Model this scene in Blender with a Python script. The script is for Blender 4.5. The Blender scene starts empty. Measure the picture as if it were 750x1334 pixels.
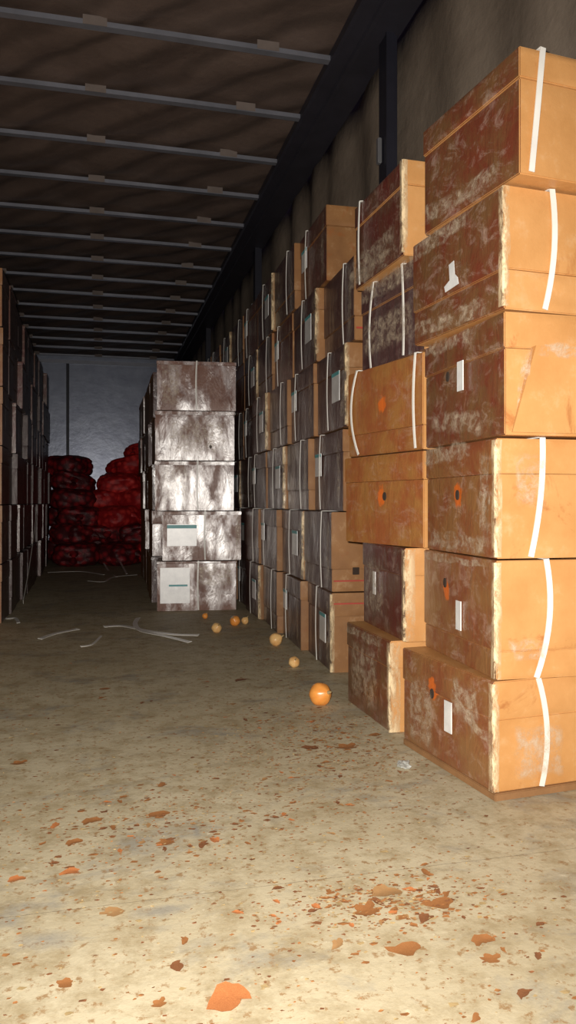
import bpy, bmesh, math, random
from mathutils import Vector, Matrix, noise
C = bpy.context.scene.collection
PI = math.pi

# ------------------------------------------------------------------ camera, world, lights, exposure
F = 1000.0; UV, VV = 130.0, 655.0; H = 0.70           # focal (px of 750x1334), vanishing point, camera height
TH = math.atan((375 - UV) / F); CS, SN = math.cos(TH), math.sin(TH)
cam_d = bpy.data.cameras.new('camera'); cam = bpy.data.objects.new('camera', cam_d); C.objects.link(cam)
cam_d.sensor_fit = 'VERTICAL'; cam_d.sensor_height = 36; cam_d.lens = 36 * F / 1334
cam_d.shift_y = -12 / 1334; cam_d.clip_start = 0.02
cam.location = (0, 0, H); cam.rotation_euler = (PI / 2, 0, -TH)
bpy.context.scene.camera = cam
W = bpy.data.worlds.new('night'); bpy.context.scene.world = W; W.use_nodes = True
W.node_tree.nodes['Background'].inputs[0].default_value = (0.40, 0.31, 0.62, 1)
W.node_tree.nodes['Background'].inputs[1].default_value = 0.10
fl = bpy.data.lights.new('camera_flash', 'SPOT'); flash = bpy.data.objects.new('camera_flash', fl); C.objects.link(flash)
fl.energy = 340; fl.color = (1.0, 0.94, 0.86); fl.shadow_soft_size = 0.012
fl.spot_size = math.radians(120); fl.spot_blend = 1.0
flash.location = (-0.03 * CS, 0.03 * SN, H + 0.035)
flash.rotation_euler = (PI / 2 - math.radians(1.5), 0, -TH + math.radians(1))
vs = bpy.context.scene.view_settings
vs.view_transform = 'Standard'; vs.look = 'None'; vs.gamma = 1; vs.use_curve_mapping = False; vs.exposure = 0.0

def floor_at(u, v, z=0.0):                              # a floor point from a measured sight line
    D = (H - z) * F / (v - VV); x = (u - 375) / F * D
    return Vector((x * CS + D * SN, -x * SN + D * CS, z))
def xy(X, D): return X, (D - SN * X) / CS

# ------------------------------------------------------------------ materials
def mat(name):
    m = bpy.data.materials.new(name); m.use_nodes = True
    nt = m.node_tree; b = nt.nodes['Principled BSDF']
    return m, nt, b
def N(nt, t, **kw):
    n = nt.nodes.new(t)
    for k, v in kw.items():
        if k in n.inputs: n.inputs[k].default_value = v
        else: setattr(n, k, v)
    return n
def L(nt, a, b): nt.links.new(a, b)
def coords(nt, scale=(1, 1, 1), rand=True):
    tc = N(nt, 'ShaderNodeTexCoord'); mp = N(nt, 'ShaderNodeMapping'); mp.inputs['Scale'].default_value = scale
    L(nt, tc.outputs['Object'], mp.inputs['Vector'])
    if rand:
        oi = N(nt, 'ShaderNodeObjectInfo'); ml = N(nt, 'ShaderNodeMath', operation='MULTIPLY'); ml.inputs[1].default_value = 37
        L(nt, oi.outputs['Random'], ml.inputs[0]); cb = N(nt, 'ShaderNodeCombineXYZ')
        L(nt, ml.outputs[0], cb.inputs[0]); L(nt, ml.outputs[0], cb.inputs[1]); L(nt, cb.outputs[0], mp.inputs['Location'])
    return mp.outputs[0]
def nz(nt, vec, scale, detail=4, rough=0.6, dist=0.0):
    n = N(nt, 'ShaderNodeTexNoise', Scale=scale, Detail=detail, Roughness=rough, Distortion=dist); L(nt, vec, n.inputs['Vector']); return n.outputs['Fac']
def ramp(nt, fac, stops):
    r = N(nt, 'ShaderNodeValToRGB'); e = r.color_ramp.elements
    while len(e) < len(stops): e.new(0.5)
    for i, (p, c) in enumerate(stops):
        e[i].position = p; e[i].color = (c, c, c, 1) if not isinstance(c, tuple) else (*c, 1)
    L(nt, fac, r.inputs[0]); return r.outputs[0]
def mix(nt, fac, a, b, mode='MIX'):
    m = N(nt, 'ShaderNodeMix', data_type='RGBA', blend_type=mode)
    if hasattr(fac, 'links'): L(nt, fac, m.inputs[0])
    else: m.inputs[0].default_value = fac
    for s, x in ((6, a), (7, b)):
        if hasattr(x, 'links'): L(nt, x, m.inputs[s])
        else: m.inputs[s].default_value = (*x, 1)
    return m.outputs[2]
def bump(nt, b, h, strength, dist=0.01):
    bp = N(nt, 'ShaderNodeBump', Strength=strength, Distance=dist); L(nt, h, bp.inputs['Height']); L(nt, bp.outputs[0], b.inputs['Normal']); return bp
M = {}
def kraft(name, c1, c2, dust=0.35, rough=0.5):
    m, nt, b = mat(name); v = coords(nt)
    col = mix(nt, ramp(nt, nz(nt, v, 7, 5), [(0.3, 0.0), (0.7, 1.0)]), c1, c2)
    d = ramp(nt, nz(nt, v, 14, 8, 0.75), [(0.55, 0.0), (0.75, dust)])
    col = mix(nt, d, col, (0.60, 0.45, 0.28))
    st = ramp(nt, nz(nt, v, 5, 6, 0.7, 1.0), [(0.60, 0.0), (0.68, 0.55)])
    col = mix(nt, st, col, (0.30, 0.09, 0.02))
    L(nt, col, b.inputs['Base Color']); b.inputs['Roughness'].default_value = rough
    b.inputs['Specular IOR Level'].default_value = 0.4
    bump(nt, b, nz(nt, v, 20, 5), 0.25, 0.006); return m
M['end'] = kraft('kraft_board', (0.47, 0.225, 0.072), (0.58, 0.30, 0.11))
M['end_shaded'] = kraft('kraft_board_shaded', (0.22, 0.10, 0.036), (0.32, 0.155, 0.055))  # same kraft board, weaker light on the farther rows put into its colour
def side(name, base, red, scuff, mark, rough=0.28, coat=0.6, bstr=0.35, my=0.0, mz=0.15):
    m, nt, b = mat(name); v = coords(nt)
    col = mix(nt, ramp(nt, nz(nt, v, 9, 6, 0.7), [(0.42, 0.0), (0.62, 0.85)]), base, red)
    s = ramp(nt, nz(nt, coords(nt, (1, 1, 1.6)), 13, 9, 0.8, 0.6), [(0.52, 0.0), (0.78, scuff)])
    col = mix(nt, s, col, (0.62, 0.48, 0.40))
    if mark:                                            # printed orange mark round the hand hole
        tc = N(nt, 'ShaderNodeTexCoord'); mp = N(nt, 'ShaderNodeMapping')
        mp.inputs['Scale'].default_value = (0, 22, 16); mp.inputs['Location'].default_value = (0, -my * 22, -mz * 16)
        L(nt, tc.outputs['Object'], mp.inputs[0]); ln = N(nt, 'ShaderNodeVectorMath', operation='LENGTH'); L(nt, mp.outputs[0], ln.inputs[0])
        ad = N(nt, 'ShaderNodeMath', operation='ADD'); L(nt, ln.outputs['Value'], ad.inputs[0]); L(nt, nz(nt, v, 30, 4), ad.inputs[1])
        f = ramp(nt, ad.outputs[0], [(0.85, mark), (1.0, 0.0)])
        col = mix(nt, f, col, (0.62, 0.13, 0.015))
    L(nt, col, b.inputs['Base Color']); b.inputs['Roughness'].default_value = rough + 0.12
    b.inputs['Coat Weight'].default_value = coat; b.inputs['Coat Roughness'].default_value = rough
    h = nz(nt, coords(nt, (1, 1, 0.35)), 16, 6, 0.65, 0.8); bp = bump(nt, b, h, bstr, 0.012)
    L(nt, bp.outputs[0], b.inputs['Coat Normal'])
    if 'glossy' in name or 'dark_print' in name:        # stretched film clings in glossy upright streaks
        g = 'glossy' in name; b.inputs['Coat IOR'].default_value = 3.4 if g else 2.0
        L(nt, ramp(nt, nz(nt, coords(nt, (1, 1, 0.28) if not g else (1, 1, 0.45)), 7 if g else 12, 5, 0.6, 0.3), [(0.44, 0.04), (0.60, 1.0)]), b.inputs['Coat Weight'])
    return m
M['side_brown'] = side('filmed_brown_print', (0.155, 0.072, 0.028), (0.15, 0.030, 0.015), 0.6, 0.0)
M['side_mark'] = side('filmed_marked_print', (0.24, 0.11, 0.038), (0.20, 0.052, 0.020), 0.6, 0.9)
M['side_mark_left'] = side('filmed_left_marked_print', (0.24, 0.11, 0.038), (0.20, 0.052, 0.020), 0.6, 0.9, my=0.055, mz=0.18)
M['side_orange'] = side('filmed_orange_board', (0.31, 0.135, 0.036), (0.27, 0.075, 0.024), 0.35, 0.9, 0.4, 0.3)
M['side_plum'] = side('filmed_dark_print', (0.085, 0.044, 0.040), (0.07, 0.026, 0.028), 0.25, 0.0, 0.22, 1.0, 0.6)
M['side_maroon'] = side('filmed_maroon_print', (0.12, 0.05, 0.028), (0.12, 0.016, 0.012), 0.6, 0.0, 0.25, 0.8)
M['shiny'] = side('filmed_glossy_print', (0.20, 0.085, 0.05), (0.15, 0.055, 0.035), 0.3, 0.0, 0.33, 1.0, 0.5)
M['side_shaded'] = side('filmed_print_shaded', (0.075, 0.042, 0.036), (0.07, 0.028, 0.026), 0.3, 0.0, 0.35, 0.35, 0.5)  # left row's dimness painted in as a darker base, ends included
M['side_tan'] = side('filmed_tan_board', (0.36, 0.17, 0.06), (0.30, 0.11, 0.04), 0.3, 0.0, 0.4, 0.3, 0.4)
def plain(name, col, rough=0.5, metal=0.0, nscale=0, nstr=0.0, var=None):
    m, nt, b = mat(name); b.inputs['Roughness'].default_value = rough; b.inputs['Metallic'].default_value = metal
    v = coords(nt)
    f = ramp(nt, nz(nt, v, nscale or 8, 5), [(0.35, 0.0), (0.7, 1.0)])
    L(nt, mix(nt, f, col, var or tuple(c * 0.75 for c in col)), b.inputs['Base Color'])
    if nstr: bump(nt, b, nz(nt, v, (nscale or 8) * 2, 4), nstr, 0.006)
    return m
M['strap'] = plain('white_strapping', (0.80, 0.78, 0.72), 0.35, var=(0.66, 0.64, 0.60))
M['label'] = plain('white_label', (0.88, 0.88, 0.86), 0.35, nscale=20, var=(0.66, 0.66, 0.66))
M['cyan'] = plain('cyan_label_band', (0.12, 0.42, 0.44), 0.45)
M['hole'] = plain('hole_dark', (0.035, 0.02, 0.012), 0.9)
M['post'] = plain('dark_painted_steel', (0.022, 0.022, 0.034), 0.45, 0.2)
M['rail'] = plain('dark_header_rail', (0.035, 0.033, 0.045), 0.5, 0.1)
M['bow'] = plain('galvanised_bow', (0.30, 0.31, 0.36), 0.4, 0.5, 6)
M['tab'] = plain('roof_tab', (0.20, 0.16, 0.14), 0.7)
M['board'] = plain('brown_base_board', (0.28, 0.14, 0.055), 0.7, nscale=15, nstr=0.2)
M['latch'] = plain('latch_metal', (0.4, 0.4, 0.42), 0.35, 0.7)
M['skin'] = plain('onion_skin', (0.36, 0.16, 0.055), 0.5, nscale=35, var=(0.22, 0.085, 0.03))
M['skin_red'] = plain('onion_skin_bright', (0.55, 0.21, 0.075), 0.45, nscale=35, var=(0.36, 0.12, 0.04))
M['skin_dark'] = plain('onion_skin_dark', (0.24, 0.10, 0.04), 0.6, nscale=25, var=(0.14, 0.05, 0.02))
M['skin_tan'] = plain('onion_skin_tan', (0.38, 0.22, 0.10), 0.6, nscale=35, var=(0.32, 0.17, 0.06))
M['straw'] = plain('dry_scrap', (0.42, 0.30, 0.14), 0.7, nscale=25)
def film():
    m, nt, b = mat('clear_packing_film'); v = coords(nt)
    b.inputs['Base Color'].default_value = (0.74, 0.60, 0.44, 1); b.inputs['Roughness'].default_value = 0.3
    b.inputs['Coat Weight'].default_value = 1.0; b.inputs['Coat Roughness'].default_value = 0.2
    at = N(nt, 'ShaderNodeAttribute', attribute_name='fade'); mu = N(nt, 'ShaderNodeMath', operation='MULTIPLY'); L(nt, at.outputs['Fac'], mu.inputs[0])
    L(nt, ramp(nt, nz(nt, coords(nt, (1, 1, 1)), 34, 8, 0.75, 0.4), [(0.44, 0.03), (0.66, 0.60)]), mu.inputs[1]); L(nt, mu.outputs[0], b.inputs['Alpha'])
    bump(nt, b, nz(nt, v, 26, 5, 0.7, 0.5), 0.45, 0.01); return m
M['film'] = film()
M['tape'] = film(); M['tape'].name = 'edge_tape'
for n_ in M['tape'].node_tree.nodes:
    if n_.type == 'MAPPING': n_.inputs['Scale'].default_value = (1.0, 1.0, 0.4)
    if n_.type == 'VALTORGB': n_.color_ramp.elements[0].position = .42; n_.color_ramp.elements[0].color = (.04, .04, .04, 1); n_.color_ramp.elements[1].position = .60; n_.color_ramp.elements[1].color = (.80, .80, .80, 1)
    if n_.type == 'BSDF_PRINCIPLED': n_.inputs['Base Color'].default_value = (.80, .62, .38, 1)

M['label'].node_tree.nodes['Principled BSDF'].inputs['Coat Weight'].default_value = 1.0; M['label'].node_tree.nodes['Principled BSDF'].inputs['Coat Roughness'].default_value = 0.42
M['label'].node_tree.nodes['Principled BSDF'].inputs['Coat IOR'].default_value = 2.2
def onion_mat():
    m, nt, b = mat('onion_skin_whole'); tc = N(nt, 'ShaderNodeTexCoord')
    w = N(nt, 'ShaderNodeTexNoise', Scale=60, Detail=3); mp = N(nt, 'ShaderNodeMapping'); mp.inputs['Scale'].default_value = (1, 1, 0.12)
    L(nt, tc.outputs['Object'], mp.inputs[0]); L(nt, mp.outputs[0], w.inputs['Vector'])
    L(nt, mix(nt, w.outputs['Fac'], (0.72, 0.22, 0.035), (0.88, 0.40, 0.09)), b.inputs['Base Color']); b.inputs['Roughness'].default_value = 0.3
    bump(nt, b, w.outputs['Fac'], 0.2, 0.003); return m
M['onion'] = onion_mat()
M['onion_pale'] = plain('pale_onion', (0.80, 0.52, 0.22), 0.35, nscale=30, var=(0.7, 0.36, 0.12))
def net(name, c1, c2):
    m, nt, b = mat(name); v = coords(nt)
    vo = N(nt, 'ShaderNodeTexVoronoi', Scale=14); L(nt, v, vo.inputs['Vector'])
    col = mix(nt, ramp(nt, vo.outputs['Distance'], [(0.1, 1.0), (0.6, 0.0)]), c1, c2)
    fl_ = ramp(nt, nz(nt, v, 30, 3), [(0.68, 0.0), (0.74, 0.7)]); col = mix(nt, fl_, col, (0.45, 0.22, 0.08))
    L(nt, col, b.inputs['Base Color']); b.inputs['Roughness'].default_value = 0.5
    k = N(nt, 'ShaderNodeTexVoronoi', Scale=90); L(nt, v, k.inputs['Vector']); bump(nt, b, k.outputs['Distance'], 0.5, 0.004); return m
M['net_red'] = net('red_net', (0.40, 0.008, 0.012), (0.95, 0.06, 0.05))
M['net_dark'] = net('maroon_net', (0.07, 0.004, 0.007), (0.38, 0.014, 0.02))
def floor_mat():
    m, nt, b = mat('dusty_trailer_boards'); v = coords(nt, rand=False)
    col = mix(nt, ramp(nt, nz(nt, v, 1.6, 6, 0.6), [(0.35, 0.0), (0.7, 1.0)]), (0.44, 0.375, 0.245), (0.54, 0.475, 0.33))
    g = ramp(nt, nz(nt, coords(nt, (1.0, 1.6, 1), False), 3.1, 6, 0.7, 0.5), [(0.53, 0.0), (0.66, 0.75)]); col = mix(nt, g, col, (0.25, 0.235, 0.20))
    g2 = ramp(nt, nz(nt, v, 11, 8, 0.75), [(0.46, 0.0), (0.64, 0.65)]); col = mix(nt, g2, col, (0.27, 0.20, 0.10))
    g3 = ramp(nt, nz(nt, v, 45, 5, 0.7), [(0.56, 0.0), (0.64, 0.8)]); col = mix(nt, g3, col, (0.27, 0.15, 0.06))
    tc = N(nt, 'ShaderNodeTexCoord')
    for cx_, cy_, rx, ry in ((-.085, 1.29, .10, .075), (-.24, 1.50, .16, .10), (.20, 1.64, .02, .09), (.10, 1.33, .12, .05)):
        mp = N(nt, 'ShaderNodeMapping'); mp.inputs['Scale'].default_value = (1 / rx, 1 / ry, 0); mp.inputs['Location'].default_value = (-cx_ / rx, -cy_ / ry, 0)
        L(nt, tc.outputs['Object'], mp.inputs[0]); ln = N(nt, 'ShaderNodeVectorMath', operation='LENGTH'); L(nt, mp.outputs[0], ln.inputs[0])
        ad = N(nt, 'ShaderNodeMath', operation='ADD'); L(nt, ln.outputs['Value'], ad.inputs[0]); L(nt, nz(nt, v, 14, 5, 0.7), ad.inputs[1])
        col = mix(nt, ramp(nt, ad.outputs[0], [(0.6, 0.6), (1.0, 0.0)]), col, (0.22, 0.215, 0.20))
    g4 = ramp(nt, nz(nt, v, 30, 4, 0.7), [(0.62, 0.0), (0.75, 0.5)]); col = mix(nt, g4, col, (0.72, 0.66, 0.50))
    L(nt, col, b.inputs['Base Color']); b.inputs['Roughness'].default_value = 0.6; b.inputs['Specular IOR Level'].default_value = 0.3
    bump(nt, b, nz(nt, v, 60, 5), 0.35, 0.003); return m
M['floor'] = floor_mat()
def tarp(name, c1, c2, fold_shade):
    m, nt, b = mat(name); v = coords(nt, rand=False)
    col = mix(nt, ramp(nt, nz(nt, v, 2.5, 6, 0.65), [(0.3, 0.0), (0.7, 1.0)]), c1, c2)
    if fold_shade:  # dark diagonal waves paint the shade of the tarpaulin's folds
        w = N(nt, 'ShaderNodeTexWave', Scale=2.2, Distortion=3.0, Detail=3); w.bands_direction = 'DIAGONAL'; L(nt, v, w.inputs['Vector'])
        col = mix(nt, ramp(nt, w.outputs['Fac'], [(0.0, 0.5), (0.5, 0.0)]), col, tuple(x * 0.4 for x in c1))
    L(nt, col, b.inputs['Base Color']); b.inputs['Roughness'].default_value = 0.65
    bump(nt, b, nz(nt, v, 12, 5), 0.3, 0.02); return m
M['roof'] = tarp('brown_roof_tarpaulin', (0.10, 0.068, 0.055), (0.15, 0.105, 0.085), True)
M['curtain'] = tarp('grey_curtain_tarpaulin', (0.15, 0.115, 0.085), (0.27, 0.215, 0.165), False)
def bulk():
    m, nt, b = mat('grey_metal_bulkhead'); v = coords(nt, rand=False)
    col = mix(nt, ramp(nt, nz(nt, v, 5, 7, 0.7), [(0.35, 0.0), (0.7, 1.0)]), (0.30, 0.33, 0.43), (0.42, 0.46, 0.56))
    L(nt, col, b.inputs['Base Color']); b.inputs['Metallic'].default_value = 0.35; b.inputs['Roughness'].default_value = 0.30
    bump(nt, b, nz(nt, v, 7, 4), 0.22, 0.01); return m
M['bulk'] = bulk()

# ------------------------------------------------------------------ mesh helpers
def link(name, bm, mats, parent=None, smooth=False):
    me = bpy.data.meshes.new(name); bm.to_mesh(me); bm.free()
    for x in (mats if isinstance(mats, (list, tuple)) else [mats]): me.materials.append(x)
    if smooth:
        for p in me.polygons: p.use_smooth = True
    o = bpy.data.objects.new(name, me); C.objects.link(o)
    if smooth: me.set_sharp_from_angle(angle=math.radians(38))
    if parent is not None: o.parent = parent
    return o
def box(bm, x0, x1, y0, y1, z0, z1, bev=0.0):
    mtx = Matrix.Translation(((x0 + x1) / 2, (y0 + y1) / 2, (z0 + z1) / 2)) @ Matrix.Diagonal((x1 - x0, y1 - y0, z1 - z0, 1))
    r = bmesh.ops.create_cube(bm, size=1, matrix=mtx)
    if bev:
        es = list({e for v in r['verts'] for e in v.link_edges}); bmesh.ops.bevel(bm, geom=es, offset=bev, segments=2, affect='EDGES')
def slab(w, l, z0, z1, seed, amp=0.004, bulge=0.0, bev=0.0025, open_mats=True):
    """a cardboard tray: cuboid with rounded edges, sagging and dented faces"""
    bm = bmesh.new(); box(bm, -w / 2, w / 2, -l / 2, l / 2, z0, z1)
    bmesh.ops.subdivide_edges(bm, edges=bm.edges[:], cuts=7, use_grid_fill=True)
    bmesh.ops.bevel(bm, geom=[e for e in bm.edges if len(e.link_faces) == 2 and e.calc_face_angle(0) > 1], offset=bev, segments=2, affect='EDGES')
    bm.normal_update(); off = Vector((seed * 3.1, seed * 1.7, 0))
    for v in bm.verts:
        p = v.co; n = v.normal.copy()
        fx, fy, fz = 1 - abs(2 * p.x / w), 1 - abs(2 * p.y / l), 1 - abs((2 * p.z - z0 - z1) / (z1 - z0))
        fx, fy, fz = max(fx, 0), max(fy, 0), max(fz, 0)
        a = noise.noise(p * 7 + off) * amp
        if abs(n.x) > 0.9: p.x += math.copysign(bulge * math.sqrt(fy) - abs(a), p.x)
        elif abs(n.y) > 0.9: p.y += math.copysign(bulge * math.sqrt(fx) - abs(a), p.y)
        elif abs(n.z) > 0.9 and z0 > 0.01 and p.z > (z0 + z1) / 2: p.z -= abs(a) + 0.004 * min(fx, fy)
        elif n.length: pass
    for f in bm.faces: f.material_index = 1 if abs(f.normal.x) > 0.7 else 0; f.smooth = True
    return bm
def ribbon(bm, pts, width_dir, w, t=0.0012):
    """a thin band through pts; width_dir gives the across direction for each point"""
    rows = []
    for i, p in enumerate(pts):
        a = pts[max(i - 1, 0)]; b = pts[min(i + 1, len(pts) - 1)]; d = (b - a).normalized()
        wd = (width_dir[i] if isinstance(width_dir, list) else width_dir)
        wd = (wd - d * wd.dot(d)).normalized(); n = d.cross(wd).normalized()
        rows.append([bm.verts.new(p + wd * sx * w / 2 + n * sy * t) for sx, sy in ((-1, -1), (1, -1), (1, 1), (-1, 1))])
    for r0, r1 in zip(rows, rows[1:]):
        for k in range(4): bm.faces.new((r0[k], r0[(k + 1) % 4], r1[(k + 1) % 4], r1[k]))
    bm.faces.new(rows[0]); bm.faces.new(rows[-1][::-1]); bmesh.ops.recalc_face_normals(bm, faces=bm.faces[:])
def strap_loop(w, l, h, axis, at, wob=(0, 0, 0), width=0.015, top=True):
    """strap round the carton; axis 'y' runs over the two ends, axis 'x' over the two long sides"""
    e = 0.0058; pts = []; half = (l if axis == 'y' else w) / 2 + e; n = 10
    def P(a, z, sh=0.0): pts.append(Vector((at + sh, a, z)) if axis == 'y' else Vector((a, at + sh, z)))
    for i in range(n + 1):
        t = i / n; sh = wob[0] * (1 - t) ** 2 + wob[1] * 2 * t * (1 - t) + wob[2] * t * t
        P(-half - 0.004 * math.sin(PI * t), 0.004 + (h + 0.001 - 0.004) * t, sh)
    if top:
        P(-half + 0.006, h + 0.0016, wob[2]); P(0, h + 0.0014, wob[2] * 0.5); P(half - 0.006, h + 0.0016, 0)
    P(half, h, 0); P(half, 0.004, 0)
    bm = bmesh.new(); ribbon(bm, pts, Vector((1, 0, 0)) if axis == 'y' else Vector((0, 1, 0)), width); return bm
def patch(w, h, seed, amp=0.006, nu=10, nv=6, tri=0.0):
    """crumpled film in the local y (along) / z plane, normal -x"""
    bm = bmesh.new(); g = {}
    for i in range(nu + 1):
        for j in range(nv + 1):
            y = (i / nu - 0.5) * w; z = (j / nv - 0.5) * h * (1 - tri * i / nu); e = min(i, nu - i, 1) * min(j, nv - j, 1)
            q = Vector((seed * 5.0, y * 22, z * 30)); ry = noise.noise(q + Vector((9, 0, 0))) * 0.012; rz = noise.noise(q + Vector((0, 9, 0))) * 0.014
            g[i, j] = bm.verts.new((-0.0045 - abs(noise.noise(q)) * amp, y + ry, z + rz))
    for i in range(nu):
        for j in range(nv): bm.faces.new((g[i, j], g[i, j + 1], g[i + 1, j + 1], g[i + 1, j]))
    return bm
def tagt(o, label, cat, group=None):
    o['label'] = label; o['category'] = cat
    if group: o['group'] = group
    return o
def empty(name, loc, rz=0.0):
    o = bpy.data.objects.new(name, None); C.objects.link(o); o.location = loc; o.rotation_euler = (0, 0, rz); o.empty_display_size = 0.1; return o
def fade(o, nu, nv, first=False):
    a = o.data.attributes.new('fade', 'FLOAT', 'POINT')
    for i in range(nu + 1):
        for j in range(nv + 1): a.data[i * (nv + 1) + j].value = min(1.0, (0 if i in (0, nu) else 1) * (1 if (first or j not in (0, nv)) else 0))
def struct(name, bm, m, smooth=False): o = link(name, bm, m, None, smooth); o['kind'] = 'structure'; return o
def copy_tree(o, parent=None):
    c = o.copy(); C.objects.link(c)
    if parent is not None: c.parent = parent
    for ch in list(o.children): copy_tree(ch, c)
    return c

# ------------------------------------------------------------------ the trailer
XL, XR, YF, YB, ZR = -1.29, 1.225, -0.9, 11.15, 2.77
bm = bmesh.new(); box(bm, XL - 0.05, XR + 0.05, YF, YB + 0.05, -0.10, -0.018)
floor = struct('floor', bm, M['board'])
ys = [YF]; y = 1.375 - 1.25 - 1.0
joints = [0.12, 1.372, 2.62, 3.87, 5.12, 6.37, 7.62, 8.87, 10.12]
ys = [YF] + joints + [YB]
for a, b in zip(ys, ys[1:]):
    bm = bmesh.new(); box(bm, XL - 0.04, XR + 0.04, a + 0.0004, b - 0.0004, -0.017, 0.0); o = link('floor_panel', bm, [M['floor'], M['hole']], floor)
    for p in o.data.polygons: p.material_index = 0 if abs(p.normal.z) > .5 else 1
def sheet(fn, nu, nv, name, m, thick):
    bm = bmesh.new(); g = [[bm.verts.new(fn(i / nu, j / nv)) for j in range(nv + 1)] for i in range(nu + 1)]
    for i in range(nu):
        for j in range(nv): bm.faces.new((g[i][j], g[i + 1][j], g[i + 1][j + 1], g[i][j + 1]))
    o = struct(name, bm, m, True); md = o.modifiers.new('thickness', 'SOLIDIFY'); md.thickness = thick; md.offset = 0; return o
def curtain(sgn, x0):
    def fn(a, b):
        Y = YF + a * (YB - YF); Z = b * (ZR - 0.02)
        f = 0.012 * math.sin(Y * 11 + 1.5 * math.sin(Y * 2.3 + Z)) + 0.022 * noise.noise(Vector((Y * 3.0, Z * 0.7, sgn * 4)))
        f *= 0.8 + 0.9 * math.sin(PI * min(b * 1.02, 1))
        return (x0 + sgn * (0.03 + f), Y, Z)
    return fn
wr = sheet(curtain(1, XR), 260, 14, 'wall_right', M['curtain'], 0.004)
wl = sheet(curtain(-1, XL), 260, 14, 'wall_left', M['curtain'], 0.004)
def roof(a, b):
    X = XL + a * (XR - XL); Y = YF + b * (YB - YF)
    return (X, Y, ZR + 0.012 * math.sin((X * 1.0 + Y * 0.9) * 14 + 2 * noise.noise(Vector((X, Y, 0)) * 2)) + 0.012 * noise.noise(Vector((X * 3, Y * 3, 5))))
ceil = sheet(roof, 50, 260, 'ceiling', M['roof'], 0.004)
SP = 0.543
for k in range(-6, 15):                                  # roof bows with their webbing tabs
    Y = 3.37 + SP * k; bm = bmesh.new(); X0, X1 = XL + 0.17, 1.02
    n = 12; rows = []
    for i in range(n + 1):
        t = i / n; x = X0 + (X1 - X0) * t; dz = 0.006 * math.sin(PI * t)
        rows.append([bm.verts.new((x, Y + sy, 2.716 + dz + sz)) for sy, sz in ((-0.019, 0), (0.019, 0), (0.019, 0.022), (0.012, 0.022), (0.012, 0.006), (-0.012, 0.006), (-0.012, 0.022), (-0.019, 0.022))])
    for r0, r1 in zip(rows, rows[1:]):
        for q in range(8): bm.faces.new((r0[q], r0[(q + 1) % 8], r1[(q + 1) % 8], r1[q]))
    bm.faces.new(rows[0]); bm.faces.new(rows[-1][::-1]); bmesh.ops.recalc_face_normals(bm, faces=bm.faces[:])
    rb = link('roof_bow', bm, M['bow'], ceil)
    for tx in (-0.85, -0.02, 0.73):
        bm = bmesh.new(); box(bm, tx - 0.05, tx + 0.05, Y - 0.0215, Y - 0.0195, 2.722, 2.762); box(bm, tx - 0.05, tx + 0.05, Y + 0.0195, Y + 0.0215, 2.722, 2.762)
        link('webbing_tab', bm, M['tab'], rb)
def rail(name, xa, xb):
    s = 1 if xb > xa else -1; bm = bmesh.new()
    prof = [(xa, 2.755), (xa, 2.715), (xa + s * 0.012, 2.705), (xa + s * 0.07, 2.700), (xa + s * 0.075, 2.685), (xa + s * 0.095, 2.685), (xa + s * 0.10, 2.700), (xb, 2.695), (xb, 2.755)]
    r = [[bm.verts.new((x, Y, z)) for x, z in prof] for Y in (YF, YB)]
    for q in range(len(prof)): bm.faces.new((r[0][q], r[0][(q + 1) % len(prof)], r[1][(q + 1) % len(prof)], r[1][q]))
    bm.faces.new(r[0]); bm.faces.new(r[1][::-1]); bmesh.ops.recalc_face_normals(bm, faces=bm.faces[:]); struct(name, bm, M['rail'])
rail('trim_1', 1.02, XR + 0.02); rail('trim_2', XL + 0.17, XL - 0.02)
for w_, x, s in ((wr, XR - 0.03, 1), (wl, XL + 0.03, -1)):
    for Y in (0.27, 3.12, 5.95, 8.8):
        if s < 0 and Y > 4: pass
        bm = bmesh.new(); box(bm, x - 0.012, x + 0.04, Y - 0.045, Y + 0.045, 0.0, 2.70, 0.004)
        box(bm, x - 0.016, x + 0.02, Y - 0.06, Y - 0.046, 0.0, 2.70)
        p = link('support_post', bm, M['post'], w_)
        bm = bmesh.new(); box(bm, x - s * 0.03 - 0.006, x - s * 0.03 + 0.012, Y - 0.013, Y + 0.013, 2.16, 2.27, 0.003); link('latch', bm, M['latch'], p)
bm = bmesh.new(); box(bm, XL - 0.05, XR + 0.05, YB, YB + 0.06, -0.02, ZR + 0.03); wb = struct('wall_back', bm, M['bulk'])
for i, (xa, xb) in enumerate(((XL, -0.44), (-0.43, 0.40), (0.41, XR))):
    bm = bmesh.new(); box(bm, xa + 0.004, xb - 0.004, YB - 0.018, YB - 0.001, 0.02, ZR - 0.06, 0.003); link('bulkhead_panel', bm, M['bulk'], wb)
bm = bmesh.new(); box(bm, -0.455, -0.415, YB - 0.032, YB - 0.018, 0.02, 2.66, 0.003); link('panel_batten', bm, M['post'], wb)
bm = bmesh.new(); box(bm, XL, XR, YB - 0.05, YB - 0.02, 2.64, 2.69, 0.004); link('top_batten', bm, M['bow'], wb)

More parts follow.
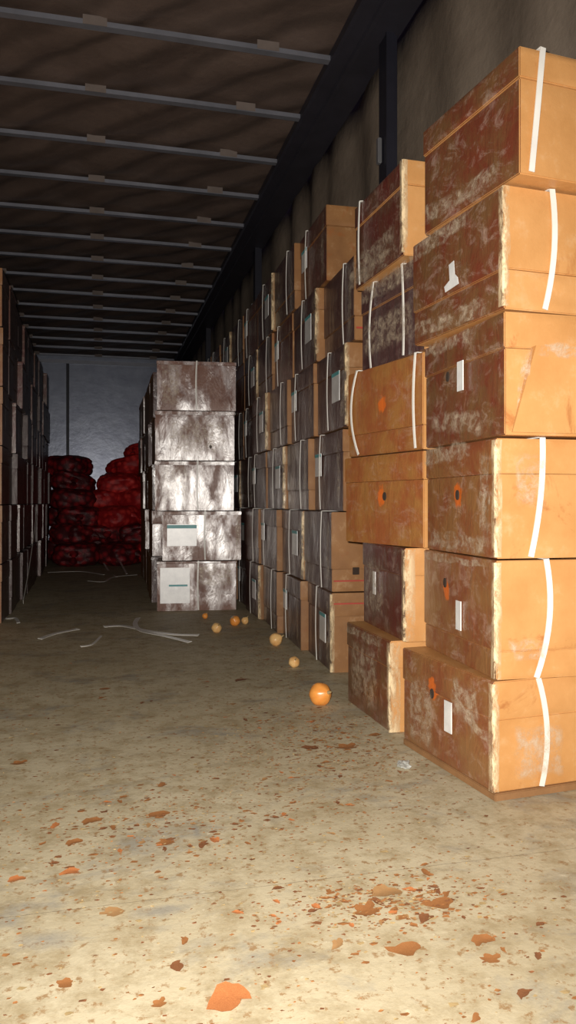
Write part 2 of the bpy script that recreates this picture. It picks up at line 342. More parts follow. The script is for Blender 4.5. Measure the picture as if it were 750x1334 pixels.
# ------------------------------------------------------------------ cartons
def carton(w, l, h, seam, seed, end, sd, bulge=0.003, amp=0.004, lid_over=0.003):
    root = empty('carton', (0, 0, 0))
    zs = h * (1 - seam)
    b_ = slab(w - 0.006, l - 0.006, 0.0, zs, seed, amp, bulge); link('base_tray', b_, [end, sd], root, True)
    l_ = slab(w, l, zs + 0.001, h - 0.002, seed + 9, amp * 0.7, bulge + lid_over * 0.5); link('lid', l_, [end, sd], root, True)
    return root
def rect(name, root, x, yc, zc, wy, hz, m, side_=-1, tilt=0.0, t=0.0012, axis='x'):
    bm = bmesh.new(); box(bm, -t, t, -wy / 2, wy / 2, -hz / 2, hz / 2)
    o = link(name, bm, m, root); o.location = (x, yc, zc); o.rotation_euler = (tilt, 0, 0)
    if axis == 'y': o.rotation_euler = (0, tilt, -PI / 2); o.location = (yc, x, zc)
    return o
def hole(root, x, y, z):  # raised dark disc; its colour stands for the shade inside the opening
    bm = bmesh.new(); bmesh.ops.create_circle(bm, cap_ends=True, radius=1, segments=14, matrix=Matrix.Translation((x, y, z)) @ Matrix.Rotation(PI / 2, 4, 'Y') @ Matrix.Diagonal((0.013, 0.009, 1, 1)))
    r = bmesh.ops.extrude_face_region(bm, geom=bm.faces[:]); 
    for v in [e for e in r['geom'] if isinstance(e, bmesh.types.BMVert)]: v.co.x += 0.003
    link('hand_hole_shade', bm, M['hole'], root)
def add_film(root, x, yc, zc, w, h, seed, rot=0.0, axis='x', tri=0.0, amp=0.006):
    bm = patch(w, h, seed, amp, tri=tri); o = link('film_wrap', bm, M['film'], root, True); fade(o, 10, 6)
    if axis == 'x': o.location = (x, yc, zc); o.rotation_euler = (rot, 0, 0)
    else: o.location = (yc, x, zc); o.rotation_euler = (0, rot, PI / 2)
    return o
def corner_tape(root, w, l, h, z0=0.0, z1=None, wx=0.02, wy=0.018):
    """tape folded over the near left upright edge"""
    z1 = h - 0.006 if z1 is None else z1; bm = bmesh.new(); n = 8; e = 0.0065; rows = []
    for i in range(n + 1):
        z = z0 + 0.004 + (z1 - z0 - 0.004) * i / n; j = noise.noise(Vector((z * 40, w, l * 9))) * 0.003
        rows.append([bm.verts.new(p) for p in ((-w / 2 - e, -l / 2 + wy + j, z), (-w / 2 - e, -l / 2 - e + 0.004, z), (-w / 2 - e + 0.004, -l / 2 - e, z), (-w / 2 + wx - j, -l / 2 - e, z))])
    for a, b in zip(rows, rows[1:]):
        for k in range(3): bm.faces.new((a[k], a[k + 1], b[k + 1], b[k]))
    o = link('corner_tape', bm, M['tape'], root, True); a = o.data.attributes.new('fade', 'FLOAT', 'POINT')
    for i in range(len(o.data.vertices)): a.data[i].value = 1.5 if i % 4 in (1, 2) else 0.5
def put(root, X, Y, Z, yaw, w, l):                       # near left corner at X, Y
    a = math.radians(yaw); c, s = math.cos(a), math.sin(a)
    root.location = (X + c * w / 2 - s * l / 2, Y + s * w / 2 + c * l / 2, Z); root.rotation_euler = (0, 0, a)

bm = bmesh.new(); box(bm, 0.0, 0.285, 0.0, 0.455, 0.0, 0.018, 0.002)
bo = link('base_board', bm, M['board']); bo.location = (0.897, 1.628, 0.0); bo.rotation_euler = (0, 0, math.radians(5.5))
tagt(bo, 'flat brown board on the floor under the nearest carton stack', 'board')
WN = 0.28
near = [ # key, X, D, yaw, L, seam, level, side, label
 ('a1', .897, 1.80, 5.5, .455, .35, 0, 'side_mark_left', 'bottom carton of nearest right stack, on a brown board, white label on its side'),
 ('a2', .897, 1.79, -2, .445, .76, 1, 'side_mark_left', 'second carton from the floor in the nearest right stack, long white strap down its end'),
 ('a3', .890, 1.775, -1, .41, .30, 2, 'side_mark', 'third carton from the floor in the nearest right stack, orange mark round a hand hole'),
 ('a4', .890, 1.74, 0, .44, .30, 3, 'side_brown', 'fourth carton from the floor in the nearest right stack, open flap on its end'),
 ('a5', .887, 1.735, 4.5, .44, .68, 4, 'side_brown', 'fifth carton from the floor in the nearest right stack, torn white label on its side'),
 ('a6', .894, 1.685, 6, .42, .25, 5, 'side_brown', 'topmost carton of the nearest right stack, slanting white strap down its end'),
 ('b1', .856, 2.33, 1, .40, .30, 0, 'side_brown', 'scuffed maroon brown floor carton right behind the nearest stack, taped bright corner'),
 ('b2', .880, 2.28, -2, .42, .30, 1, 'side_maroon', 'small dark maroon carton with narrow white label, second level behind the nearest stack'),
 ('b3', .900, 2.20, 12, .45, .30, 2, 'side_orange', 'plain orange brown carton turned outwards with a dark hand hole, behind the nearest stack'),
 ('b4', .903, 2.21, 11, .44, .75, 3, 'side_orange', 'orange brown carton with a white strap at each edge, fourth level behind the nearest stack'),
 ('b5', .903, 2.20, 5, .44, .30, 4, 'side_plum', 'dark film-wrapped carton with two pale curved straps, fifth level behind the nearest stack'),
 ('b6', .860, 2.24, 2, .40, .27, 5, 'side_maroon', 'topmost carton behind the nearest stack, tan end and loose film along its lower side')]
B = {}
for i, (k, X, D, yaw, l, seam, lev, sd, lab) in enumerate(near):
    h = 0.2815 if k != 'a1' else 0.2635
    r = carton(WN, l, h, seam, i + 1, M['end'], M[sd], 0.003, 0.009)
    _, Y = xy(X, D); z = 0.285 * lev if k != 'a1' else 0.018
    put(r, X, Y, z, yaw, WN, l); tagt(r, lab, 'carton', 'large cartons stacked nearest on the right'); B[k] = (r, l, h)
def front_strap(k, at, wob, top=True):
    r, l, h = B[k]; link('strap', strap_loop(WN, l, h, 'y', at, wob, 0.014, top), M['strap'], r, False)
front_strap('a6', -0.082, (-0.03, -0.02, 0.0)); front_strap('a5', -0.015, (-0.02, 0.015, 0.0))
front_strap('a3', -0.025, (-0.03, 0.0, 0.0)); front_strap('a2', -0.015, (-0.025, 0.025, 0.0)); front_strap('a1', -0.01, (0.0, 0.03, -0.01))
def side_strap(k, at, wob): r, l, h = B[k]; link('strap', strap_loop(WN, l, h, 'x', at, wob, 0.009), M['strap'], r)
side_strap('b5', -0.11, (0.01, -0.012, 0.02)); side_strap('b5', 0.13, (0.0, 0.015, -0.02))
side_strap('b4', -0.19, (0, 0.01, 0)); side_strap('b4', 0.17, (-0.03, 0.05, -0.02)); side_strap('b6', 0.14, (0, 0, 0))
xs = -WN / 2 - 0.007
def lab(k, y, z, w=.030, h=.075, t=0.0): r, l, H_ = B[k]; rect('paper_label', r, xs, y, z, w, h, M['label'], tilt=t)
lab('a1', -0.035, 0.13, .035, .08); lab('a2', -0.03, 0.125, .030, .075); lab('a4', -0.015, 0.165, .032, .075)
lab('b2', 0.06, 0.15, .025, .075)
# torn label
r, l, h = B['a5']; bm = bmesh.new()
vs_ = [bm.verts.new((0, y, z)) for y, z in ((-.035, -.03), (.03, -.035), (.035, -.02), (.008, -.01), (.012, .03), (-.012, .034), (-.016, 0.0), (-.03, -.012))]
bm.faces.new(vs_); rr = bmesh.ops.extrude_face_region(bm, geom=bm.faces[:])
for v in [e for e in rr['geom'] if isinstance(e, bmesh.types.BMVert)]: v.co.x += 0.0012
o = link('torn_label', bm, M['label'], r); o.location = (xs, -0.0, 0.135)
for k, y, z in (('a3', -.01, .15), ('b3', -.03, .15), ('a4', 0.06, 0.175), ('a1', 0.05, 0.17), ('a2', 0.06, .2)):
    hole(B[k][0], xs, y, z)
# loose film, folds and corner tape
r, l, h = B['a4']; add_film(r, xs, 0.0, 0.05, 0.30, 0.06, 2, 0.10); add_film(r, xs, 0.05, 0.26, 0.32, 0.04, 3, 0.05)
r, l, h = B['a5']; add_film(r, xs, 0.02, 0.025, 0.38, 0.045, 4, 0.02); add_film(r, xs, 0.05, 0.25, 0.3, 0.05, 14, -0.04)
r, l, h = B['a6']; add_film(r, xs, 0.02, 0.03, 0.36, 0.05, 5, 0.04, amp=.01)
r, l, h = B['a3']; add_film(r, xs, -0.02, 0.03, 0.36, 0.05, 6); add_film(r, xs, 0.05, 0.26, 0.3, 0.045, 7); add_film(r, xs, -.17, .14, .05, .22, 17)
r, l, h = B['a2']; add_film(r, xs, 0.0, 0.268, 0.4, 0.022, 8)
r, l, h = B['a1']; add_film(r, xs, -0.15, 0.15, 0.17, 0.03, 9, 0.35); add_film(r, xs, 0.10, 0.11, 0.13, 0.18, 10); add_film(r, xs, -.12, .19, .12, .1, 19)
add_film(r, -l / 2 - 0.006, -0.02, 0.09, 0.14, 0.13, 23, 0, 'y')
r, l, h = B['b6']; add_film(r, xs - .004, 0.0, 0.05, 0.38, 0.09, 11, -0.05, amp=.02); add_film(r, xs - .004, 0.03, 0.02, 0.36, 0.06, 12, 0.05, amp=.02)
r, l, h = B['b5']; add_film(r, xs, 0.0, 0.25, 0.40, 0.07, 13, 0.0, amp=.01); add_film(r, xs, 0.0, 0.10, 0.36, 0.12, 15)
r, l, h = B['b2']; add_film(r, xs, 0.05, 0.14, 0.2, 0.2, 16)
r, l, h = B['b1']; add_film(r, xs, 0.0, 0.14, 0.25, 0.2, 18); add_film(r, xs, 0.02, 0.262, 0.36, 0.03, 20)
for k in ('a1', 'a2', 'a3', 'b1', 'b2', 'b6', 'a5'):
    r, l, h = B[k]; corner_tape(r, WN, l, h, wx=0.03 if k in ('b1', 'b2') else 0.011, wy=0.012)
# the flap on the fourth carton's end
r, l, h = B['a4']; bm = bmesh.new(); t = .004
q = [(-.125, 0.005), (.135, 0.005), (.135, .19), (-.075, .20)]
a = [bm.verts.new((x, 0, z)) for x, z in q]; b = [bm.verts.new((x, -t - 0.016 * (z > .1), z)) for x, z in q]
bm.faces.new(a); bm.faces.new(b[::-1])
for i in range(4): bm.faces.new((a[i], a[(i + 1) % 4], b[(i + 1) % 4], b[i]))
bmesh.ops.recalc_face_normals(bm, faces=bm.faces[:]); o = link('end_flap', bm, M['end'], r); o.location = (0, -l / 2 - 0.006, 0)
add_film(o, -.018, .03, .19, .2, .03, 41, 0, 'y'); add_film(r, -l / 2 - .008, -.1, .1, .03, .2, 42, -.22, 'y')
r, l, h = B['a3']; o = add_film(r, -l / 2 - .006, -.06, .18, .08, .13, 31, 0, 'y'); o = add_film(B['a2'][0], -B['a2'][1] / 2 - .006, -.06, .07, .1, .05, 32, .2, 'y')

ORD = ['first', 'second', 'third', 'fourth', 'fifth', 'sixth', 'seventh', 'eighth', 'ninth', 'tenth', 'eleventh', 'twelfth', 'thirteenth', 'fourteenth', 'fifteenth']
LEV = ['floor-level', 'second-level', 'third-level', 'fourth-level', 'fifth-level', 'top-level']
rnd = random.Random(7)
# ---- row along the right curtain, beyond the nearest stacks
HM = 0.333; WM = 0.245
def proto(w, l, h, seams, sd, seeds, strapspec=None, label_=None, end='end_shaded', film_=False):
    out = []
    for i, s in enumerate(seeds):
        r = carton(w, l, h, seams[i % len(seams)], s, M[end], M[sd[i % len(sd)]], 0.002, 0.006)
        for c in list(r.children): c.location = (0, 0, 0)
        if strapspec: link('strap', strap_loop(w, l, h, 'x', strapspec[i % len(strapspec)], (0, 0.008, 0), 0.010), M['strap'], r)
        if label_ and label_[i % len(label_)]:
            y, z, a, b = label_[i % len(label_)]
            o = rect('paper_label', r, -w / 2 - 0.0062, y, z, a, b, M['label'])
            rect('colour_band', o, -0.0016, 0, b / 2 - 0.008, a, 0.014, M['cyan'], t=0.0006)
        if film_: add_film(r, -w / 2 - 0.003, -l / 2 + 0.03, h / 2, 0.05, h * 0.85, s, amp=0.004)
        if film_ and i == 0: corner_tape(r, w, l, h, wx=.012, wy=.014)
        out.append([r, False])
    return out
def use(p):
    if not p[1]: p[1] = True; return p[0]
    return copy_tree(p[0])
spec = {0: (3.02, .495, .475), 1: (3.02, .50, .485), 2: (2.935, .475, .455), 3: (2.86, .472, .455), 4: (2.83, .472, .455), 5: (3.196, .51, .49)}
X1 = {0: .924, 1: .924, 2: .945, 3: .935, 4: .957, 5: .954}
protos = {}; firsts = {}
for lev in range(6):
    l = spec[lev][2]
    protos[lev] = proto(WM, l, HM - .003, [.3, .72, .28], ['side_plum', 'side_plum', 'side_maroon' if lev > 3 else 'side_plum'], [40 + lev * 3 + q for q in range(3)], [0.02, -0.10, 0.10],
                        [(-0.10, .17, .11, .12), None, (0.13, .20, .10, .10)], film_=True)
for lev in range(6):
    y0, step, l = spec[lev]; k = 0
    while y0 + step * k + l < 8.62:
        Y = y0 + step * k; p = use(protos[lev][(k * 2 + lev) % 3])
        X = X1[lev] if k == 0 else (.925 + rnd.uniform(-.006, .012) + (.012 if lev > 3 else 0) if Y < 4.6 else .957 + rnd.uniform(-.004, .006))
        yaw = (-3.2 if lev == 0 else -1.3) if Y < 4.45 else -0.4
        if X + WM + l * math.sin(math.radians(-yaw)) > 1.215: X = 1.215 - WM - l * math.sin(math.radians(-yaw))
        put(p, X, Y, HM * lev + 0.0005 * lev, yaw + rnd.uniform(-.3, .3), WM, l)
        where = 'at the near end of the row' if k == 0 else '%s box back in its layer' % ORD[k]
        tagt(p, 'dark carton by the right curtain, %s, %s' % (LEV[lev], where), 'carton', 'dark cartons stacked along the right curtain')
        if k == 0:
            firsts[lev] = p
        k += 1
M['red_print'] = plain('red_print', (0.42, 0.05, 0.03), 0.6)
def end_piece(name, root, l, x, z, w, h, m):
    bm = bmesh.new(); box(bm, x - w / 2, x + w / 2, -l / 2 - .0085, -l / 2 - .0045, z - h / 2, z + h / 2, .0008); link(name, bm, m, root)
end_piece('hand_hole_shade', firsts[1], .485, -.02, .085, .028, .030, M['hole'])  # dark raised block, the opening's inner shade painted as its colour
end_piece('red_stripe', firsts[1], .485, -.01, .045, .21, .006, M['red_print'])
end_piece('red_stripe', firsts[0], .475, -.01, .285, .21, .006, M['red_print'])
end_piece('red_stripe', firsts[4], .455, -.02, .045, .19, .007, M['red_print'])
# ---- the free-standing row in the middle
HS, WS, LS = 0.325, 0.40, 0.515
cx = [.633, .664, .622, .625, .631]
sl = ['bottom carton of the glossy middle stack, big white label left of its strap', 'second carton from the floor in glossy middle stack, white label with a blue band',
      'third carton from the floor in the glossy middle stack, no label', 'fourth carton from the floor in the glossy middle stack, small dark hole in glaring film', 'topmost carton of the glossy middle stack, white strap down its centre']
for i in range(5):
    r = carton(WS, LS, HS - .004, [.05, .08, .08, .08, .08][i], 70 + i, M['end_shaded'], M['shiny'], 0.003, 0.010, 0.002)
    if i != 3: link('strap', strap_loop(WS, LS, HS - .004, 'x', [-.01, -.02, -.02, 0, .0][i], (0, 0.01, 0), 0.010), M['strap'], r)
    r.location = (cx[i], 4.955 + WS / 2 + [.03, .035, .04, .03, .035][i], HS * i); r.rotation_euler = (0, 0, math.radians(90 - [6, 5, 6.5, 7, 5.5][i]))
    # local -x now faces the camera side; local +y is screen left
    f = -WS / 2 - .0075
    if i == 0:
        o = rect('paper_label', r, f, .14, .165, .19, .23, M['label']); rect('colour_band', o, -0.0016, -.02, -.0, .12, .012, M['cyan'], t=.0006)
        add_film(r, f, -.12, .23, .24, .15, 71)
    if i == 1: o = rect('paper_label', r, f, .13, .165, .19, .14, M['label']); rect('colour_band', o, -.0016, 0, .055, .19, .022, M['cyan'], t=.0006); add_film(r, f, -.235, .16, .03, .28, 72)
    if i == 3: hole(r, f, -.10, .09); add_film(r, f, -.02, .15, .40, .24, 74)
    if i == 2: add_film(r, f, .13, .16, .18, .27, 73)
    if i == 4: add_film(r, f, .17, .16, .12, .29, 75)
    tagt(r, sl[i], 'carton', 'glossy cartons stacked in the middle')
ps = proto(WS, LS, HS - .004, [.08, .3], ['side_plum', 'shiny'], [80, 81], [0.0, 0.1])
for j in range(5):
    for i in range(5):
        p = use(ps[(i + j) % 2]); p.location = (.632 + rnd.uniform(-.022, .018), 4.955 + .425 * (j + 1) + WS / 2 + .085, HS * i); p.rotation_euler = (0, 0, math.radians(90 + rnd.uniform(-.6, .6)))
        tagt(p, 'middle row carton, %s, in the %s stack behind the glossy one' % (['on the floor', 'second from the floor', 'third from the floor', 'fourth from the floor', 'topmost'][i], ORD[j]), 'carton', 'cartons stacked behind the glossy middle stack')
# ---- row along the left curtain
HL = 0.345; WLD, LL = .35, .52
pl = proto(WLD, LL, HL - .004, [.3, .7, .08], ['side_shaded', 'side_shaded', 'side_maroon'], [90, 91, 92], [0.1, -0.05, 0.0], end='side_shaded')
pl += proto(WLD, LL, HL - .004, [.3], ['side_tan'], [93], [0.1], end='side_shaded')
for p in pl: add_film(p[0], -LL / 2 - .004, .02 * 0 - WLD * .32, HL / 2, .04, HL * .8, 95, 0, 'y')
for j in range(12):
    for i in range(6):
        p = use(pl[(i * 2 + j) % 3] if j else pl[3]); yaw = 90 if (i + j) % 2 else -90
        p.location = (-.55 - LL / 2 + (rnd.uniform(-.03, .012) if j else 0), 4.73 + .372 * j + WLD / 2, HL * i + 0.0003 * i); p.rotation_euler = (0, 0, math.radians(yaw + rnd.uniform(-1, 1)))
        tagt(p, 'carton by the left curtain, %s, %s' % (LEV[i], 'tan end nearest the open rear' if j == 0 else '%s box back in its layer' % ORD[j]), 'carton', 'cartons stacked along the left curtain')

# ------------------------------------------------------------------ red onion sacks
def sack_mesh(seed, lx, ly, lz):
    bm = bmesh.new(); bmesh.ops.create_icosphere(bm, subdivisions=4, radius=1); rr = random.Random(seed)
    cs = [Vector((rr.uniform(-1, 1), rr.uniform(-1, 1), rr.uniform(-1, 1))).normalized() for _ in range(170)]
    for v in bm.verts:
        d = v.co.normalized(); m = max(d.dot(c) for c in cs)
        b = 1 + 0.16 * max(0, (m - 0.95) / 0.05) + 0.06 * noise.noise(d * 2 + Vector((seed, 0, 0)))
        s = lambda a: math.copysign(abs(a) ** 0.72, a)
        v.co = Vector((s(d.x) * lx / 2, s(d.y) * ly / 2, s(d.z) * lz / 2)) * b * 0.92
    return bm
def sack(seed, m):
    r = empty('onion_sack', (0, 0, 0)); link('net_bag', sack_mesh(seed, .52, .50, .265), m, r, True)
    bm = bmesh.new(); n = 9; rows = []
    for i, (y, rad) in enumerate(((-.27, .05), (-.31, .022), (-.325, .018), (-.35, .035), (-.375, .045))):
        rows.append([bm.verts.new((rad * math.cos(2 * PI * k / n), y, .02 - .02 * i + rad * 0.7 * math.sin(2 * PI * k / n) * (1 + .2 * (k % 2)))) for k in range(n)])
    for a, b in zip(rows, rows[1:]):
        for k in range(n): bm.faces.new((a[k], a[(k + 1) % n], b[(k + 1) % n], b[k]))
    link('gathered_neck', bm, m, r, True); return r
ps = {'red': [[sack(s, M['net_red']), False] for s in (1, 2)], 'dark': [[sack(s, M['net_dark']), False] for s in (3, 4)]}
rows_ = [(-.27, .22, .70), (-.30, .00, .46, .93), (-.27, .22, .70), (-.30, .02, .48, .94), (-.31, .20, .70), (-.36, .40, .92), (.56,)]
zw = ['lowest row', 'second row up', 'third row up', 'fourth row up', 'fifth row up', 'sixth row up', 'very top']
pw = {3: ['leftmost', 'middle', 'rightmost'], 4: ['leftmost', 'second from left', 'third from left', 'rightmost'], 2: ['left', 'right'], 1: ['crowning the right mound']}
for k, xs_ in enumerate(rows_):
    for i, x in enumerate(xs_):
        dark = x < -.2 or (k < 2 and x < .6); p = use(ps['dark' if dark else 'red'][(k + i) % 2])
        p.location = (x + rnd.uniform(-.04, .04), 8.92 + .16 * k + rnd.uniform(-.05, .05) + (.12 if abs(x) < .1 else 0), .128 + .202 * k); p.rotation_euler = (rnd.uniform(-.05, .05), rnd.uniform(-.07, .07) + (.25 if k == 4 and i == 0 else -.22 if k in (4, 5, 6) and i <= 1 and x > 0 else 0), rnd.choice((0, .5, -.5, 1.2, 2.6, 3.4)) + rnd.uniform(-.3, .3))
        tagt(p, '%s net onion sack of the back pile, %s, %s' % ('dark maroon' if dark else 'bright red', zw[k], pw[len(xs_)][i]), 'sack', 'net onion sacks piled at the bulkhead')
for k in range(4):                                       # a second rank fills the gaps behind the first
    for i, x in enumerate((-.25, .25, .75) if k % 2 else (-.40, .05, .45, .90)):
        p = use(ps['dark'][i % 2]); p.location = (x, 9.6 + .14 * k, .14 + .195 * k); p.rotation_euler = (0, 0, rnd.uniform(-.2, .2))
        tagt(p, 'dark maroon net onion sack in the rear rank, %s, %s' % (zw[k], pw[4 - k % 2][i]), 'sack', 'net onion sacks piled at the bulkhead')

# ------------------------------------------------------------------ onions
def onion(u, v, r, m, label, rot=(0.3, 0.2, 0)):
    p = floor_at(u, v); root = empty('onion', (p.x, p.y, r * .90))
    bm = bmesh.new(); bmesh.ops.create_uvsphere(bm, u_segments=28, v_segments=18, radius=1)
    for q in bm.verts:
        z = q.co.z; s = 1 + 0.03 * math.sin(6 * math.atan2(q.co.y, q.co.x)); k = max(0, z - .75) / .25
        q.co = Vector((q.co.x * s * (1 - .25 * k), q.co.y * s * (1 - .25 * k), z * .92 + .18 * k)) * r
    b = link('bulb', bm, m, root, True); b.rotation_euler = rot
    bm = bmesh.new(); bmesh.ops.create_cone(bm, segments=8, radius1=r * .20, radius2=r * .06, depth=r * .5, matrix=Matrix.Translation((0, 0, r * 1.2)))
    n = link('dry_neck', bm, M['straw'], root, True); n.rotation_euler = rot
    bm = bmesh.new()
    for a in range(9): 
        bmesh.ops.create_cone(bm, segments=4, radius1=r * .03, radius2=r * .01, depth=r * .22, matrix=Matrix.Rotation(a * .7, 4, 'Z') @ Matrix.Translation((r * .06, 0, -r * .95)) @ Matrix.Rotation(.5, 4, 'Y'))
    n = link('root_tuft', bm, M['straw'], root); n.rotation_euler = rot
    tagt(root, label, 'onion', 'loose onions on the floor'); return root
onion(417, 918, .040, M['onion'], 'large bright orange onion on the open floor by the maroon floor carton', (1.2, .5, .3))
onion(359, 841, .033, M['onion_pale'], 'pale yellow onion at the foot of the dark strapped row', (.5, 1.0, 0))
onion(383, 869, .024, M['onion_pale'], 'small pale peeled onion between the orange onion and the dark row', (1.0, 0, 0))
onion(282, 824, .028, M['onion_pale'], 'pale yellow onion in front of the glossy middle stack', (.9, .4, 0))
onion(306, 815, .030, M['onion'], 'pinkish orange onion near the corner of the glossy middle stack', (.7, -.6, 0))
onion(319, 813, .022, M['onion_pale'], 'small pale onion just right of the pinkish one by the middle stack', (.2, .6, 0))
onion(267, 806, .018, M['onion'], 'tiny onion leftmost of those by the middle stack', (.2, .6, 0))

# ------------------------------------------------------------------ loose strapping on the floor
def cut_strap(pts, w, label, z=.003, lift=None):
    P = []
    for i, q in enumerate(pts):
        p = floor_at(q[0], q[1]); p.z = z + (q[2] if len(q) > 2 else 0); P.append(p)
    Q = []
    for i in range(len(P) - 1):
        a, b, c, d = P[max(i - 1, 0)], P[i], P[i + 1], P[min(i + 2, len(P) - 1)]
        for k in range(6):
            t = k / 6; Q.append(.5 * ((2 * b) + (c - a) * t + (2 * a - 5 * b + 4 * c - d) * t * t + (3 * b - a - 3 * c + d) * t ** 3))
    Q.append(P[-1]); o_ = Q[0].copy(); o_.z = 0
    bm = bmesh.new()
    # let the band stand partly on edge, as sprung strapping does
    dirs = [Vector((0.35 * math.sin(i * .5), -.4, 1)) if False else Vector((-(Q[min(i + 1, len(Q) - 1)] - Q[max(i - 1, 0)]).y, (Q[min(i + 1, len(Q) - 1)] - Q[max(i - 1, 0)]).x, .003)).normalized() for i in range(len(Q))]
    ribbon(bm, [q - o_ for q in Q], dirs, w); o = link('loose_strap', bm, M['strap']); o.location = o_
    tagt(o, label, 'strap', 'cut white strapping on the floor'); return o
cut_strap([(52, 833), (72, 826), (102, 820)], .026, 'short white strap piece on the floor, leftmost in front of the left cartons')
cut_strap([(135, 817), (160, 816), (190, 822), (225, 827), (259, 828)], .030, 'long white strap across the floor in front of the glossy middle stack')
cut_strap([(180, 806), (176, 814), (184, 823), (215, 830), (247, 838)], .028, 'white strap with a bent tip lying beside the longest floor strap', .006)
cut_strap([(105, 843), (120, 840), (132, 829)], .012, 'thin crooked white strap scrap near a brown skin on the aisle floor')
cut_strap([(62, 746), (85, 745), (110, 745), (135, 749)], .025, 'straight white strap on the floor before the red sacks')
cut_strap([(152, 752), (140, 742), (130, 731, .09), (134, 727, .14), (146, 728, .13), (158, 740, .04), (165, 748)], .018, 'looped white strap springing up from the floor before the red sacks')
cut_strap([(115, 757), (135, 758), (148, 752), (178, 749)], .02, 'crumpled white strap tangle on the floor beside the looped one')
# strap leaning on the left cartons
bm = bmesh.new(); a = Vector((-.515, 5.6, .012)); b = Vector((-.525, 6.9, .62))
pts = [a.lerp(b, i / 8) + Vector((0.0, 0, -.05 * math.sin(PI * i / 8))) for i in range(9)]
ribbon(bm, [p - a for p in pts], Vector((0, 1, -1)), .03); o = link('loose_strap', bm, M['strap']); o.location = a
tagt(o, 'long white strap leaning slantwise against the left cartons', 'strap', 'cut white strapping on the floor')
cut_strap([(2, 800), (8, 806), (20, 806), (24, 812)], .02, 'small white strap scrap at the foot of the nearest left carton')

# ------------------------------------------------------------------ onion skins and other litter
def flake_bm(seed, curl=.45):
    rr = random.Random(seed); bm = bmesh.new(); n = 16; c = bm.verts.new((0, 0, .10)); rings = []
    R_ = []
    for i in range(n):
        a = 2 * PI * i / n; q = Vector((math.cos(a), math.sin(a), seed * 3.3)); R_.append(.78 + .55 * noise.noise(q * 1.3) + .22 * noise.noise(q * 4))
    asp = rr.uniform(.4, .75); bend = rr.uniform(-.35, .35)
    for f in (.5, 1.0):
        ring = []
        for i in range(n):
            a = 2 * PI * i / n; r = f * R_[i]; x, y_ = r * math.cos(a), r * asp * math.sin(a)
            ring.append(bm.verts.new((x, y_ + bend * x * x, .04 + curl * abs(y_) ** 1.5 + .10 * rr.random() * f)))
        rings.append(ring)
    for i in range(n):
        bm.faces.new((c, rings[0][i], rings[0][(i + 1) % n])); bm.faces.new((rings[0][i], rings[1][i], rings[1][(i + 1) % n], rings[0][(i + 1) % n]))
    return bm
FL = {}
for mn in ('skin', 'skin_red', 'skin_dark', 'skin_tan'):
    FL[mn] = []
    for s in range(7):
        bm = flake_bm(s + 3 * len(mn)); me = bpy.data.meshes.new('onion_skin'); bm.to_mesh(me); bm.free(); me.materials.append(M[mn])
        for p in me.polygons: p.use_smooth = True
        FL[mn].append(me)
def flake(u, v, size, mn, label=None, rot=None, pos=None):
    p = pos or floor_at(u, v); o = bpy.data.objects.new('onion_skin', rnd.choice(FL[mn])); C.objects.link(o)
    o.location = (p.x, p.y, 0.0005); o.scale = (size, size, size * rnd.uniform(.35, .6)); o.rotation_euler = (0, 0, rnd.uniform(0, 6.28) if rot is None else rot)
    tagt(o, label or 'small brown onion skin flake on the dusty floor', 'onion skin', 'onion skins scattered on the floor' if label else 'small onion skin flakes on the floor'); return o
big = [(302, 1299, .030, 'skin_red', 'largest bright orange onion skin, front of the floor at the bottom edge', -.2),
 (92, 1136, .024, 'skin_red', 'bright orange onion skin with a ragged left tip, left side of the floor', .2),
 (20, 1146, .019, 'skin_red', 'orange onion skin on the floor close to the left edge', .3),
 (208, 1062, .028, 'skin', 'flat wide brown onion skin on the floor in the middle of the aisle', 0),
 (212, 1023, .017, 'skin', 'small curled brown onion skin standing beyond the wide flat one', 1),
 (361, 1157, .014, 'skin_dark', 'dark reddish chip of onion skin alone on the aisle floor', 0),
 (216, 1098, .024, 'skin', 'orange brown onion skin between the wide flat one and the smudged patch', .6),
 (264, 1100, .018, 'skin_dark', 'dark torn onion skin in the middle of the floor', .9),
 (500, 1163, .032, 'skin_tan', 'broad tan onion skin patch, largest on the floor before the near stack', .1),
 (478, 1187, .028, 'skin', 'crumpled brown onion skin just in front of the broad tan patch', .4),
 (575, 1178, .026, 'skin', 'curved brown onion skin right of the broad tan patch', .2),
 (553, 1196, .020, 'skin_dark', 'dark curled onion skin below the curved one on the right floor', .7),
 (530, 1238, .026, 'skin', 'arched brown onion skin on the right side of the floor', .1),
 (627, 1225, .020, 'skin', 'brown onion skin rectangle-like on the right floor', 0),
 (640, 1250, .018, 'skin', 'narrow brown onion skin lower right on the floor', -.2),
 (679, 1294, .017, 'skin_dark', 'dark round onion skin near the lower right corner', .5),
 (118, 1070, .022, 'skin', 'brown onion skin at the edge of the litter cluster left of the aisle', .2),
 (95, 1098, .018, 'skin', 'brown onion skin just beyond the bright ragged one', .4),
 (25, 995, .024, 'skin', 'reddish brown onion skin on the far left floor', .2),
 (137, 898, .024, 'skin', 'brown onion skin alone on the far aisle floor', 0),
 (312, 886, .040, 'skin_dark', 'dark reddish onion skin strip left of the orange onion', .5),
 (452, 974, .036, 'skin', 'heap-like orange brown onion skin before the maroon floor carton', .1),
 (405, 975, .030, 'skin_dark', 'dark onion skin left of the heap before the maroon carton', 0),
 (490, 958, .028, 'skin', 'brown onion skin close to the foot of the maroon floor carton', .3),
 (85, 1282, .018, 'skin', 'brown onion skin on the left front floor', 0),
 (208, 1308, .013, 'skin', 'brown chip of onion skin left of the largest orange one', .5),
 (230, 1258, .014, 'skin_dark', 'dark slanting onion skin sliver above the largest orange one', 1.2),
 (145, 1190, .024, 'skin_tan', 'thin long tan onion skin on the left floor', .2)]
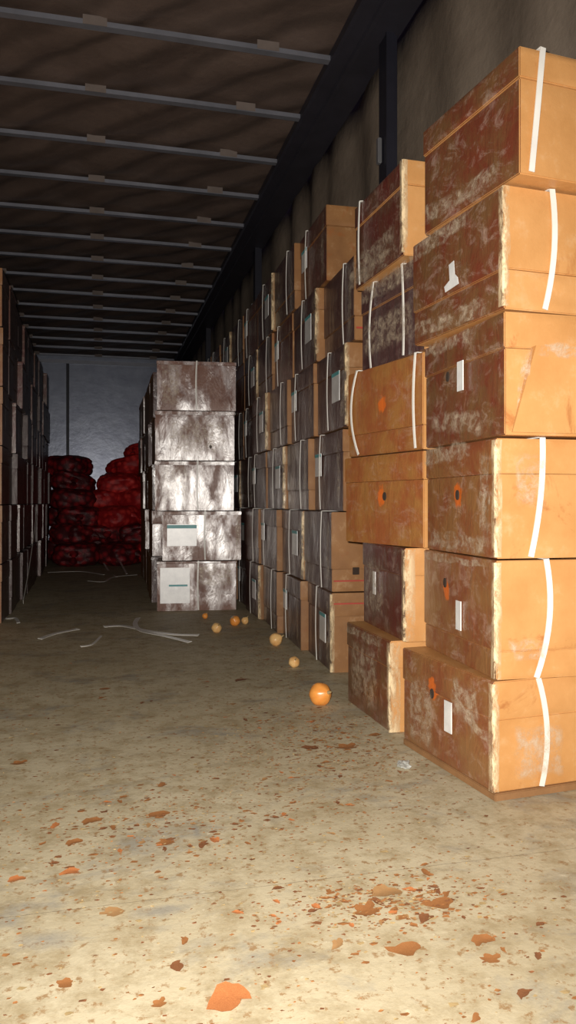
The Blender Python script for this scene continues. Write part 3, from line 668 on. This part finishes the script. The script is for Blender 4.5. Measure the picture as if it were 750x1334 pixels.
for u, v, s, mn, lb, rt in big:
    o = flake(u, v, s, mn, lb, rt); o.scale.y *= 2.1 if u == 302 else 1.4
def on_floor(p, m=.04): 
    return XL + .05 < p.x < .83 - m and p.y > .9 and not (p.x < -.53 and p.y > 4.6) and not (p.x > .33 and p.y > 4.88)
def scatter(rr):
    t = rr.random()
    global zone
    zone = 'before the maroon floor carton' if t < .30 else 'around the broad tan patch at the front' if t < .42 else 'in the cluster left of mid aisle' if t < .58 else 'along the foot of the dark strapped row' if t < .74 else 'strewn over the open aisle'
    if t < .30: c = floor_at(470, 965); p = Vector((c.x - .1 + rr.gauss(0, .16), c.y + rr.gauss(0, .22), 0))
    elif t < .42: c = floor_at(505, 1175); p = Vector((c.x + rr.gauss(0, .10), c.y + rr.gauss(0, .05), 0))
    elif t < .58: c = floor_at(210, 1075); p = Vector((c.x + rr.gauss(-.05, .26), c.y + rr.gauss(0, .14), 0))
    elif t < .74: c = floor_at(355, 850); p = Vector((c.x + rr.gauss(.03, .10), c.y + rr.gauss(0, .45), 0))
    else: p = Vector((rr.uniform(-.7, 1.1), .95 + 4.2 * rr.random() ** 1.5, 0))
    return p
cnt = 0
while cnt < 270:
    p = scatter(rnd)
    if on_floor(p):
        mn = rnd.choice(('skin', 'skin_tan', 'skin_dark', 'skin_red', 'skin')); word = {'skin_tan': 'tan', 'skin': 'brown', 'skin_dark': 'dark brown', 'skin_red': 'orange'}[mn]
        o = flake(0, 0, rnd.uniform(.006, .013) * (1.4 if rnd.random() < .2 else 1), mn, pos=p)
        o['label'] = 'small %s onion skin flake %s' % (word, zone); o['group'] = 'small %s flakes %s' % (word, zone)
        cnt += 1
bm = bmesh.new(); cnt = 0
while cnt < 7000:
    p = scatter(rnd) if rnd.random() < .55 else Vector((rnd.uniform(-1.2, 1.1), .95 + 5 * rnd.random() ** 1.3, 0))
    if not on_floor(p, -.02): continue
    s = rnd.uniform(.0016, .0048) * (2 if rnd.random() < .12 else 1); a = rnd.uniform(0, 6.28); k = rnd.randint(4, 6)
    vs2 = [bm.verts.new((p.x + s * rnd.uniform(.6, 1.4) * math.cos(a + 6.283 * i / k), p.y + s * .6 * rnd.uniform(.6, 1.4) * math.sin(a + 6.283 * i / k), .0008 + rnd.random() * .0014)) for i in range(k)]
    f = bm.faces.new(vs2); f.material_index = rnd.choice((0, 0, 1, 2)); cnt += 1
st = link('skin_crumbs', bm, [M['skin'], M['skin_dark'], M['straw']]); st['kind'] = 'stuff'
tagt(st, 'fine crumbs and flecks of onion skin strewn over the trailer floor', 'crumbs')
# crumpled clear plastic near the foot of the near stack
p = floor_at(527, 1000); bm = bmesh.new(); bmesh.ops.create_icosphere(bm, subdivisions=3, radius=.017)
for v in bm.verts: v.co *= 1 + .7 * noise.noise(v.co * 90); v.co.z = max(v.co.z * .6, -.008)
o = link('plastic_scrap', bm, plain('grey_plastic', (0.36, 0.36, 0.33), 0.3)); o.location = (p.x, p.y, .0085); tagt(o, 'crumpled pale plastic scrap on the floor beside the nearest stack', 'plastic scrap')
